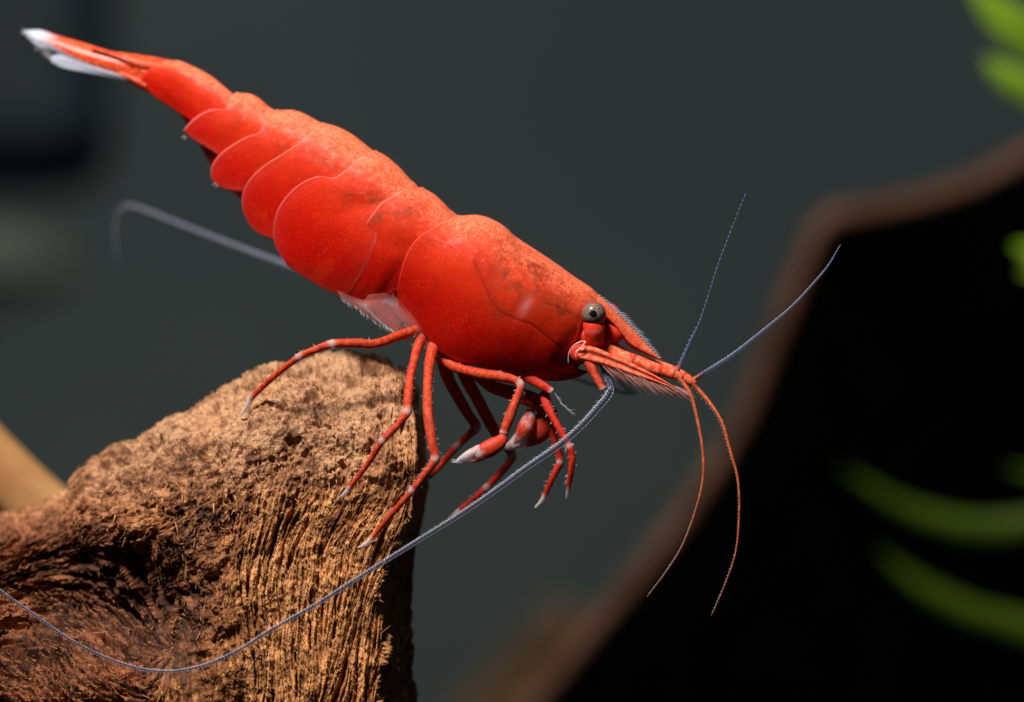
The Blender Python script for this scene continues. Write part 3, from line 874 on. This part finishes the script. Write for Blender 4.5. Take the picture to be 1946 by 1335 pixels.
# near clawed leg, folded under the head
l = limb('clawed_leg', [(845, 640, -20, 26), (846, 676, -16, 26), (860, 695, -32, 22), (880, 703, -52, 20), (915, 711, -80, 21), (950, 716, -100, 21), (975, 722, -106, 19), (989, 731, -112, 16), (986, 748, -118, 17), (975, 775, -124, 20), (966, 800, -128, 21), (957, 824, -130, 17)], M_LEG, [(990, 729), (956, 827)], 6, hairs=40)
n = N('claw_palm')
j = n.attr('joint'); f = n.noise(4.5, 5, .6)
c = n.mix(n.rng(n.math('ADD', n.math('MULTIPLY', f, .7), n.math('MULTIPLY', j, .6)), .50, .82), (.60, .045, .016), (.74, .62, .64))
sh = n.bsdf(c, .36, .4, .25, (.9, .2, .1), .2, n.bump(n.noise(12, 4, .7), .5, .06))
M_PALM = n.done(n.mixsh(n.math('MULTIPLY', j, .45), sh, n.clear()))
def part_tube(name, path, mat, parent, jf, sides=16, flat=.7, step=1.8):
    v, F, s, ctr, pos = tube(path, sides, step, flat)
    return mk(name, v, F, mat, parent, {'joint': jf(s)})
pm = part_tube('palm', [(958, 828, -130, 16), (950, 840, -134, 27), (935, 850, -137, 33), (918, 859, -138, 31), (905, 865, -138, 22)], M_PALM, l, lambda s: sstep(.55, 1, s))
part_tube('finger', [(922, 851, -137, 18), (904, 858, -140, 19), (888, 866, -141, 16), (876, 872, -141, 10), (867, 877, -141, 4)], M_PALM, l, lambda s: .45 + .4*s)
part_tube('finger', [(922, 868, -136, 12), (906, 872, -137, 14), (890, 876, -138, 9), (868, 879, -139, 3)], M_PALM, l, lambda s: .15 + .8*sstep(.2, .7, s))
k = 26
bb = np.c_[rng.uniform(862, 880, k), rng.uniform(874, 881, k), rng.uniform(-146, -132, k)]
cones('setae', bb, np.c_[-1 + 0*bb[:, 0], rng.normal(.1, .25, k), rng.normal(0, .2, k)], rng.uniform(4, 10, k), .5, M_SETA, l)
# far clawed leg and mouthparts
l = limb('clawed_leg', [(905, 715, 5, 18), (935, 735, 0, 26), (975, 748, -6, 30), (1010, 760, -4, 34), (1038, 778, 8, 34), (1044, 800, 22, 30)], M_FARLEG, [], flat=.5)
part_tube('palm', [(1042, 778, 20, 34), (1036, 802, 22, 46), (1018, 820, 24, 50), (994, 834, 26, 38), (972, 848, 28, 20)], M_PALM, l, lambda s: .05 + .7*sstep(.5, .9, s), 20)
part_tube('finger', [(1008, 782, 8, 18), (1004, 800, 2, 28), (997, 816, 0, 30), (988, 832, 2, 20), (978, 842, 6, 8)], M_PALM, l, lambda s: .32 + .3*sstep(.6, 1, s) + .25*sstep(.4, 0, s))
part_tube('finger', [(985, 838, 30, 16), (968, 848, 30, 16), (948, 846, 28, 8), (925, 846, 28, 3)], M_PALM, l, lambda s: .5 + .5*s)
l = limb('feeding_leg', [(1034, 748, -30, 22), (1040, 772, -42, 19), (1050, 792, -50, 16), (1066, 820, -58, 15), (1080, 846, -64, 14), (1086, 860, -65, 14), (1087, 880, -64, 13.5), (1083, 910, -62, 11), (1080, 930, -60, 8)], M_FARLEG, [(1081, 848), (1080, 931)], 4, hairs=40)
tip(l, [(1080, 929, -60, 8), (1078, 938, -59, 6), (1076, 948, -58, 2)])
l = limb('feeding_leg', [(1030, 760, 10, 24), (1040, 790, 14, 20), (1050, 822, 17, 17), (1060, 855, 18, 16), (1065, 877, 18, 14), (1058, 893, 18, 14), (1047, 914, 18, 13), (1035, 943, 18, 9)], M_FARLEG, [(1065, 878), (1034, 945)], 4, hairs=30)
tip(l, [(1035, 942, 18, 9), (1028, 953, 18, 7), (1017, 965, 18, 3)])
l = limb('feeding_leg', [(960, 700, -30, 20), (1000, 716, -40, 22), (1032, 734, -50, 18), (1048, 744, -54, 13)], M_FARLEG, [(1050, 745)], 6, flat=.6)
cones('setae', np.c_[np.linspace(1050, 1085, 40), np.linspace(742, 782, 40) + 6*np.sin(np.linspace(0, 3, 40)), np.full(40, -52.)], np.tile([1, .75, 0], (40, 1)) + rng.normal(0, .3, (40, 3)), rng.uniform(6, 14, 40), .4, M_SETA, l)

# ---- swimmerets: pale see-through paddles with a hair fringe under the abdomen
def veil(name, A_, B_, da_, db_, mat, nh=0, hl=12, hdir=(0, 1, 0)):
    a, b = cr(A_, 40), cr(B_, 40); t = np.linspace(0, 1, 12)
    g = a[:, None]*(1-t)[None, :, None] + b[:, None]*t[None, :, None]
    d = np.linspace(*da_, 40)[:, None]*(1-t) + np.linspace(*db_, 40)[:, None]*t + 4*np.sin(np.linspace(0, 9, 40))[:, None]*np.sin(np.pi*t)[None]
    fr, bk = P(g[..., 0], g[..., 1], d), P(g[..., 0], g[..., 1], d + 2.5)
    o = mk(name, np.concatenate([fr, bk[:, ::-1]], 1), grid_faces(40, 24, wrap=True), mat, shrimp)
    if nh:
        k = np.linspace(1, 38, nh).astype(int)
        cones('setae', np.c_[b[k], d[k, -1]] + rng.normal(0, .8, (nh, 3)), np.tile(np.array(hdir, float), (nh, 1)) + rng.normal(0, .18, (nh, 3)), rng.uniform(.6, 1.15, nh)*hl, .55, M_SETA, o)
    return o
veil('swimmeret', [(700, 560), (745, 560), (790, 600), (815, 640), (830, 668)], [(690, 575), (712, 600), (748, 630), (778, 648), (800, 672)], (-20, -14), (-34, -26), M_VEIL, 60, 14, (.5, 1, 0))
veil('swimmeret', [(640, 552), (690, 570), (730, 570), (770, 600)], [(648, 568), (676, 584), (702, 604), (752, 634)], (-14, -12), (-24, -24), M_VEIL, 46, 10, (.3, 1, 0))
veil('swimmeret', [(745, 556), (775, 590), (810, 630), (838, 664)], [(742, 574), (768, 612), (800, 650), (822, 680)], (-40, -24), (-42, -26), M_VEIL, 30, 5, (-.4, 1, 0))
veil('swimmeret', [(560, 500), (610, 535), (660, 552), (700, 570)], [(590, 530), (640, 563), (670, 580), (705, 596)], (70, 40), (65, 40), M_VEIL, 30, 10, (.2, 1, 0))
for k_, (x, y) in enumerate([(466, 380), (520, 450), (455, 370)]):
    pass
cones('pleopod_hair', [(352, 258, 120), (354, 261, 120), (411, 348, 100), (414, 352, 100)], [(-1, .55, 0), (-1, .9, 0), (-1, .45, 0), (-1, .9, 0)], [10, 8, 11, 8], 1.1, M_SETA, shrimp)

# ---- head: rostrum, eyes, antennal scales, antennae
def rostrum():
    up = cr([(1092, 530), (1120, 548), (1146, 568), (1179, 601), (1209, 632), (1239, 665), (1256, 683)], 90)
    lo = cr([(1098, 580), (1124, 594), (1152, 610), (1177, 635), (1194, 658), (1212, 668), (1256, 684)], 90)
    t = np.linspace(0, 1, 22)
    g = up[:, None]*(1-t)[None, :, None] + lo[:, None]*t[None, :, None]
    w = np.interp(np.linspace(0, 1, 90), [0, .15, .35, 1], [30, 40, 34, 5])[:, None]*np.sqrt(np.clip(1-(1-2*t*.5)**2, 0, 1))[None]*(1 - .55*sstep(.75, 1, t))[None]
    w = w + 2.5*fbm((90, 22), 5, 4, 3)*sstep(0, .2, t)[None]
    m0 = mid(g[..., 0])
    A = P(g[..., 0], g[..., 1], m0 - w); Bk = P(g[..., 0], g[..., 1], m0 + w)
    full = np.concatenate([A[:, ::-1], Bk[:, 1:]], 1)
    q = np.broadcast_to(.02 + .22*t[None], (90, 22)); e = np.broadcast_to(.8*np.exp(-((t[None]-1)/.06)**2), (90, 22)); z = np.zeros((90, 22))
    cat = lambda x: np.concatenate([x[:, ::-1], x[:, 1:]], 1)
    o = mk('rostrum', full, grid_faces(90, 43, wrap=True), MS, shrimp, {'q': cat(q), 'edge': cat(e), 'dark': cat(z), 'pale': cat(z), 'groove': cat(z)})
    L = cr([(1130, 557), (1146, 571), (1179, 601), (1209, 632), (1239, 665), (1252, 679)], 26)
    th = mk_teeth(L, o)
    return o
def mk_teeth(L, parent):
    n_ = len(L)
    f = np.linspace(0, 1, n_)
    t = np.gradient(L, axis=0); t /= np.linalg.norm(t, axis=1)[:, None]
    d = np.c_[t + .7*np.c_[t[:, 1], -t[:, 0]], np.zeros(n_)]
    return cones('teeth', np.c_[L, mid(L[:, 0])], d, 16*np.clip(.4 + 2.2*f*(1-f)*1.6, .3, 1.1)*rng.uniform(.75, 1.15, n_), 1.7, M_TOOTH, parent)
rostrum()

def ellipsoid(c, r, seg=28, rings=18, rot=0):
    th, ph = np.linspace(0, 2*np.pi, seg, endpoint=False), np.linspace(.001, np.pi-.001, rings)
    T, Pp = np.meshgrid(th, ph, indexing='xy')
    # pole along depth axis
    x, y, d = np.sin(Pp)*np.cos(T)*r[0], np.sin(Pp)*np.sin(T)*r[1], -np.cos(Pp)*r[2]
    cr_, sr = math.cos(rot), math.sin(rot)
    V = P(c[0] + x*cr_ - y*sr, c[1] + x*sr + y*cr_, c[2] + d)
    return V, grid_faces(rings, seg, wrap=True, flip=True), Pp
n = N('peduncle')
f = n.noise(5, 6, .65); q = n.attr('joint')
c = n.mix(n.rng(f, .38, .64), (.74, .07, .02), (.88, .26, .15))
c = n.mix(q, c, (.45, .02, .01))
M_PED = n.done(n.bsdf(c, .36, .4, .3, (.9, .15, .08), .2, n.bump(f, .4, .06)))
def eye(c, sg):
    V, F, Pp = ellipsoid(c, (24, 24, 24), 48, 48)
    if sg < 0: Pp = np.pi - Pp
    e = mk('eye', V, F, M_EYE, shrimp, {'rad': np.clip(Pp/(np.pi/2), 0, 1.2)})
    v, F, s, ctr, pos = tube([(c[0]+2, c[1]+52, c[2]+sg*14, 34), (c[0]+2, c[1]+42, c[2]+sg*6, 38), (c[0]+1, c[1]+28, c[2]+sg*2, 42), (c[0], c[1]+16, c[2]+sg*6, 42), (c[0], c[1]+6, c[2]+sg*8, 36)], 24, 2.0, .95)
    jt = .25*np.exp(-((pos[:, 1]-(c[1]+34))/2.0)**2)
    mk('eye_stalk', v, F, M_STALK, e, {'joint': jt})
M_STALK = m_red('eye_stalk', (.72, .030, .012), (.80, .055, .02))
V, F, _ = ellipsoid((1160, 633, -20), (26, 18, 22), rot=.45)
mk('head_lobe', V, F, M_STALK, shrimp, {'joint': np.zeros(V.reshape(-1, 3).shape[0])})
V, F, _ = ellipsoid((1122, 642, -20), (48, 28, 42), rot=.5)
mk('head_core', V, F, M_STALK, shrimp, {'joint': np.zeros(V.reshape(-1, 3).shape[0])})
eye((1128, 597, -62), 1)
eye((1156, 600, 40), -1)

def peduncle(path, joints):
    v, F, s, ctr, pos = tube(path, 18, 1.8, .9)
    jt = np.zeros(len(ctr))
    for x, y in joints: jt = np.maximum(jt, np.exp(-((ctr[:, 0]-x)**2 + (ctr[:, 1]-y)**2)/2.6**2))
    return mk('antennule_base', v, F, M_PED, shrimp, {'joint': np.repeat(jt, 18)})
b1 = peduncle([(1118, 640, -30, 34), (1150, 664, -36, 30), (1180, 678, -40, 27), (1206, 687, -42, 26), (1240, 700, -44, 24), (1262, 706, -45, 23), (1284, 713, -46, 20), (1294, 719, -46, 14)], [(1204, 686), (1256, 704), (1281, 712)])
b2 = peduncle([(1130, 640, 20, 30), (1180, 672, 20, 26), (1240, 694, 10, 25), (1280, 708, 0, 23), (1304, 720, -6, 20), (1320, 730, -8, 14)], [(1240, 694), (1300, 718)])

def flagellum(name, path, mat, label=None, sides=8, pitch=4.4, amt=.28, spikes=0, spside=1, spl=6, parent=None, joints=None, rails=False):
    v, F, s, ctr, pos = tube(path, sides, pitch/3.0, .9, ring=(pitch, amt))
    o = mk(name, v, F, mat, parent or shrimp, {'joint': np.zeros(len(v)) if joints is None else joints(s)}, label=label)
    if rails:
        pa = cr(np.asarray(path, float), 400)
        tt = np.gradient(pa[:, :3], axis=0); tt /= np.linalg.norm(tt, axis=1)[:, None] + 1e-9
        n_ = np.cross(tt, [0, 0, 1.0])
        for sg in (-1, 1):
            q_ = pa.copy(); q_[:, :3] = pa[:, :3] + sg*n_*(pa[:, 3]*.43)[:, None] + np.array([0, 0, -1.0])*(pa[:, 3]*.16)[:, None]
            q_[:, 3] = pa[:, 3]*.19
            v2, F2, *_ = tube(q_, 6, pitch/3.0, 1.0, ring=(pitch, 1.2))
            mk('bead_row', v2, F2, M_RAIL, o)
    if spikes:
        k = np.linspace(8, len(ctr)*.97, spikes).astype(int)
        t = np.gradient(ctr, axis=0)[k]; t /= np.linalg.norm(t, axis=1)[:, None] + 1e-9
        nn = np.cross(t, [0, 0, 1.0]) * spside
        w = 2*np.linalg.norm(pos.reshape(len(ctr), sides, 3)[:, 0] - ctr, axis=1)[k]
        cones('setae', ctr[k] + nn*(w*.44)[:, None], nn + .8*t + rng.normal(0, .15, (spikes, 3)), spl*np.clip(w/12, .35, 1.2)*rng.uniform(.7, 1.2, spikes), .75, M_SETA, o)
    return o
flagellum('antennule', [(1283, 714, -46, 9), (1293, 693, -48, 9), (1311, 652, -52, 7), (1329, 614, -55, 4), (1347, 561, -58, 2.4), (1362, 512, -60, 2), (1392, 432, -64, 1.6), (1418, 367, -68, 1.1)], M_ANTL, spikes=40, spl=4, joints=lambda s: sstep(.02, .09, s))
flagellum('antennule', [(1316, 724, -8, 8), (1336, 711, -14, 8), (1392, 675, -30, 7), (1459, 622, -46, 5.5), (1505, 583, -56, 4.5), (1545, 540, -62, 3.6), (1574, 505, -66, 2.6), (1597, 466, -70, 1.4)], M_ANTL, spikes=50, spl=3, joints=lambda s: sstep(.02, .10, s), rails=True)
flagellum('antennule', [(1288, 716, -48, 9), (1311, 747, -60, 7.5), (1326, 800, -75, 6.2), (1336, 860, -85, 5.2), (1336, 910, -90, 4.4), (1322, 970, -92, 3.6), (1295, 1040, -92, 3), (1262, 1092, -92, 2.4), (1230, 1134, -92, 1.4)], M_FLAG, spikes=120, spl=4, spside=-1, joints=lambda s: .75*sstep(.5, .8, s))
flagellum('antennule', [(1314, 727, -8, 10), (1347, 764, -30, 8), (1372, 803, -48, 6.4), (1387, 854, -60, 5.2), (1402, 910, -70, 4.4), (1405, 970, -76, 3.6), (1398, 1050, -80, 2.8), (1376, 1115, -82, 2.2), (1352, 1170, -84, 1.3)], M_FLAG, spikes=70, spl=8, spside=-1, joints=lambda s: .5*sstep(.65, .95, s))

# long near antenna: red base, bend, then a clear ringed whip sweeping back in front of the wood
l = limb('antenna', [(1104, 668, -52, 26), (1116, 686, -60, 22), (1128, 708, -68, 18), (1138, 726, -74, 16), (1146, 740, -78, 13)], M_LEG, [(1147, 741)], 4, label='near antenna with red base and clear grey whip crossing in front of the wood')
flagellum('flagellum', [(1140, 684, -36, 10), (1153, 716, -56, 11.5), (1161, 738, -78, 12.5), (1156, 752, -82, 13), (1143, 768, -86, 13), (1107, 808, -96, 12.5), (1064, 846, -106, 12), (1000, 890, -118, 11), (950, 927, -128, 10.3), (880, 975, -138, 9.4),
           (800, 1025, -146, 8.6), (700, 1087, -152, 7.6), (600, 1150, -154, 6.8), (520, 1195, -154, 6.2), (450, 1238, -152, 5.8), (390, 1264, -150, 5.5), (330, 1276, -146, 5.2), (270, 1272, -142, 5), (200, 1250, -138, 4.7), (130, 1214, -136, 4.4), (60, 1165, -134, 4.1), (0, 1122, -132, 3.8), (-60, 1070, -132, 3.5)],
          M_ANT, spikes=330, spl=6, spside=-1, sides=10, pitch=6.6, parent=l, rails=True)
l = flagellum('antenna', [(1135, 690, 30, 10.2), (1170, 715, 45, 11.0), (1192, 738, 58, 11.9), (1206, 746, 70, 11.0), (1190, 747, 84, 10.2), (1150, 737, 105, 10.2), (1100, 722, 130, 10.2), (900, 640, 260, 8.6), (700, 560, 380, 8.6), (545, 503, 480, 8.6), (430, 460, 560, 7.9), (340, 425, 630, 7.2), (270, 397, 690, 6.8),
           (240, 391, 725, 6.5), (222, 410, 750, 5.0), (218, 450, 765, 3.6), (225, 500, 780, 1.4)], M_ANTFAR, 'far blurred antenna trailing out behind the abdomen', spikes=0, pitch=5)

# antennal scales with feathery fringe
def scale_blade(sg, dz, name='antennal_scale'):
    a = cr([(1100, 660), (1122, 658), (1150, 668), (1200, 690), (1250, 716), (1290, 740)], 60)
    b = cr([(1098, 684), (1120, 690), (1150, 697), (1200, 714), (1245, 727), (1290, 742)], 60)
    t = np.linspace(0, 1, 14)
    g = a[:, None]*(1-t)[None, :, None] + b[:, None]*t[None, :, None]
    d = dz + sg*(6*np.sin(np.pi*t)[None] + 3*np.sin(3*np.pi*t)[None]) + np.zeros((60, 1))
    fr, bk = P(g[..., 0], g[..., 1], d), P(g[..., 0], g[..., 1], d - sg*3)
    jt = np.broadcast_to(.55*np.exp(-((t[None]-.33)/.08)**2), (60, 14))
    o = mk(name, np.concatenate([fr, bk[:, ::-1]], 1), grid_faces(60, 28, wrap=True, flip=sg > 0), M_PED, shrimp, {'joint': np.concatenate([jt, jt[:, ::-1]], 1)})
    NH = 760
    k = np.sort(rng.integers(14, 60, NH))
    s = k/60.0
    base = np.c_[b[k] + rng.normal(0, 1.2, (NH, 2)) - [0, 3], dz + rng.normal(4, 4, NH)]
    dirs = np.c_[.62 + .2*s, .80 - .15*s, rng.normal(0, .12, NH)] + rng.normal(0, .10, (NH, 3))
    cones('fringe', base, dirs, (24 + 24*np.sin(np.pi*np.clip(s*.85, 0, 1)))*rng.uniform(.6, 1.15, NH), .6, M_FRINGE, o, bend=np.c_[np.full(NH, 3.0), np.full(NH, -3.0), np.zeros(NH)])
    c_ = cr([(1150, 697), (1200, 714), (1245, 727), (1290, 741)], 40); e_ = cr([(1168, 708), (1204, 728), (1250, 744), (1300, 758)], 40)
    tt = np.linspace(0, 1, 10)
    gg = c_[:, None]*(1-tt)[None, :, None] + e_[:, None]*tt[None, :, None]
    dd = dz + 6 + 3*np.sin(np.linspace(0, 14, 40))[:, None]*tt[None]
    f2_, b2_ = P(gg[..., 0], gg[..., 1], dd), P(gg[..., 0], gg[..., 1], dd + 1.5)
    mk('membrane', np.concatenate([f2_, b2_[:, ::-1]], 1), grid_faces(40, 20, wrap=True), M_FILM, o)
    return o
scale_blade(-1, -66)
scale_blade(1, 30)
V, F, _ = ellipsoid((1104, 673, -54), (23, 19, 14), rot=.4)
mk('scale_joint', V, F, M_STALK, shrimp, {'joint': np.zeros(len(V.reshape(-1, 3)))})
v, F, s, ctr, pos = tube([(1080, 690, -62, 1.4), (1081, 672, -66, 1.6), (1090, 657, -69, 1.8), (1106, 649, -68, 2.2), (1114, 650, -66, 1.8)], 8, 1.5)
mk('carapace_lip', v, F, M_CLAW, shrimp)
v, F, s, ctr, pos = tube([(1112, 650, -76, 2.4), (1106, 660, -78, 2.4), (1096, 668, -78, 2.4), (1094, 678, -77, 2.0)], 8, 1.5)
mk('carapace_lip', v, F, M_CLAW, shrimp)
# frayed hair at the tail tip
k = 90
tt_ = rng.random(k)
bb = np.c_[48 + 56*tt_ + rng.normal(0, 2, k), 60 + 52*tt_ + rng.normal(0, 4, k), 250 + rng.normal(0, 8, k)]
cones('tail_fringe', bb, np.c_[-1 + 0*tt_, -.30 + .35*tt_, rng.normal(0, .1, k)], rng.uniform(5, 13, k), .8, M_SETA, shrimp)
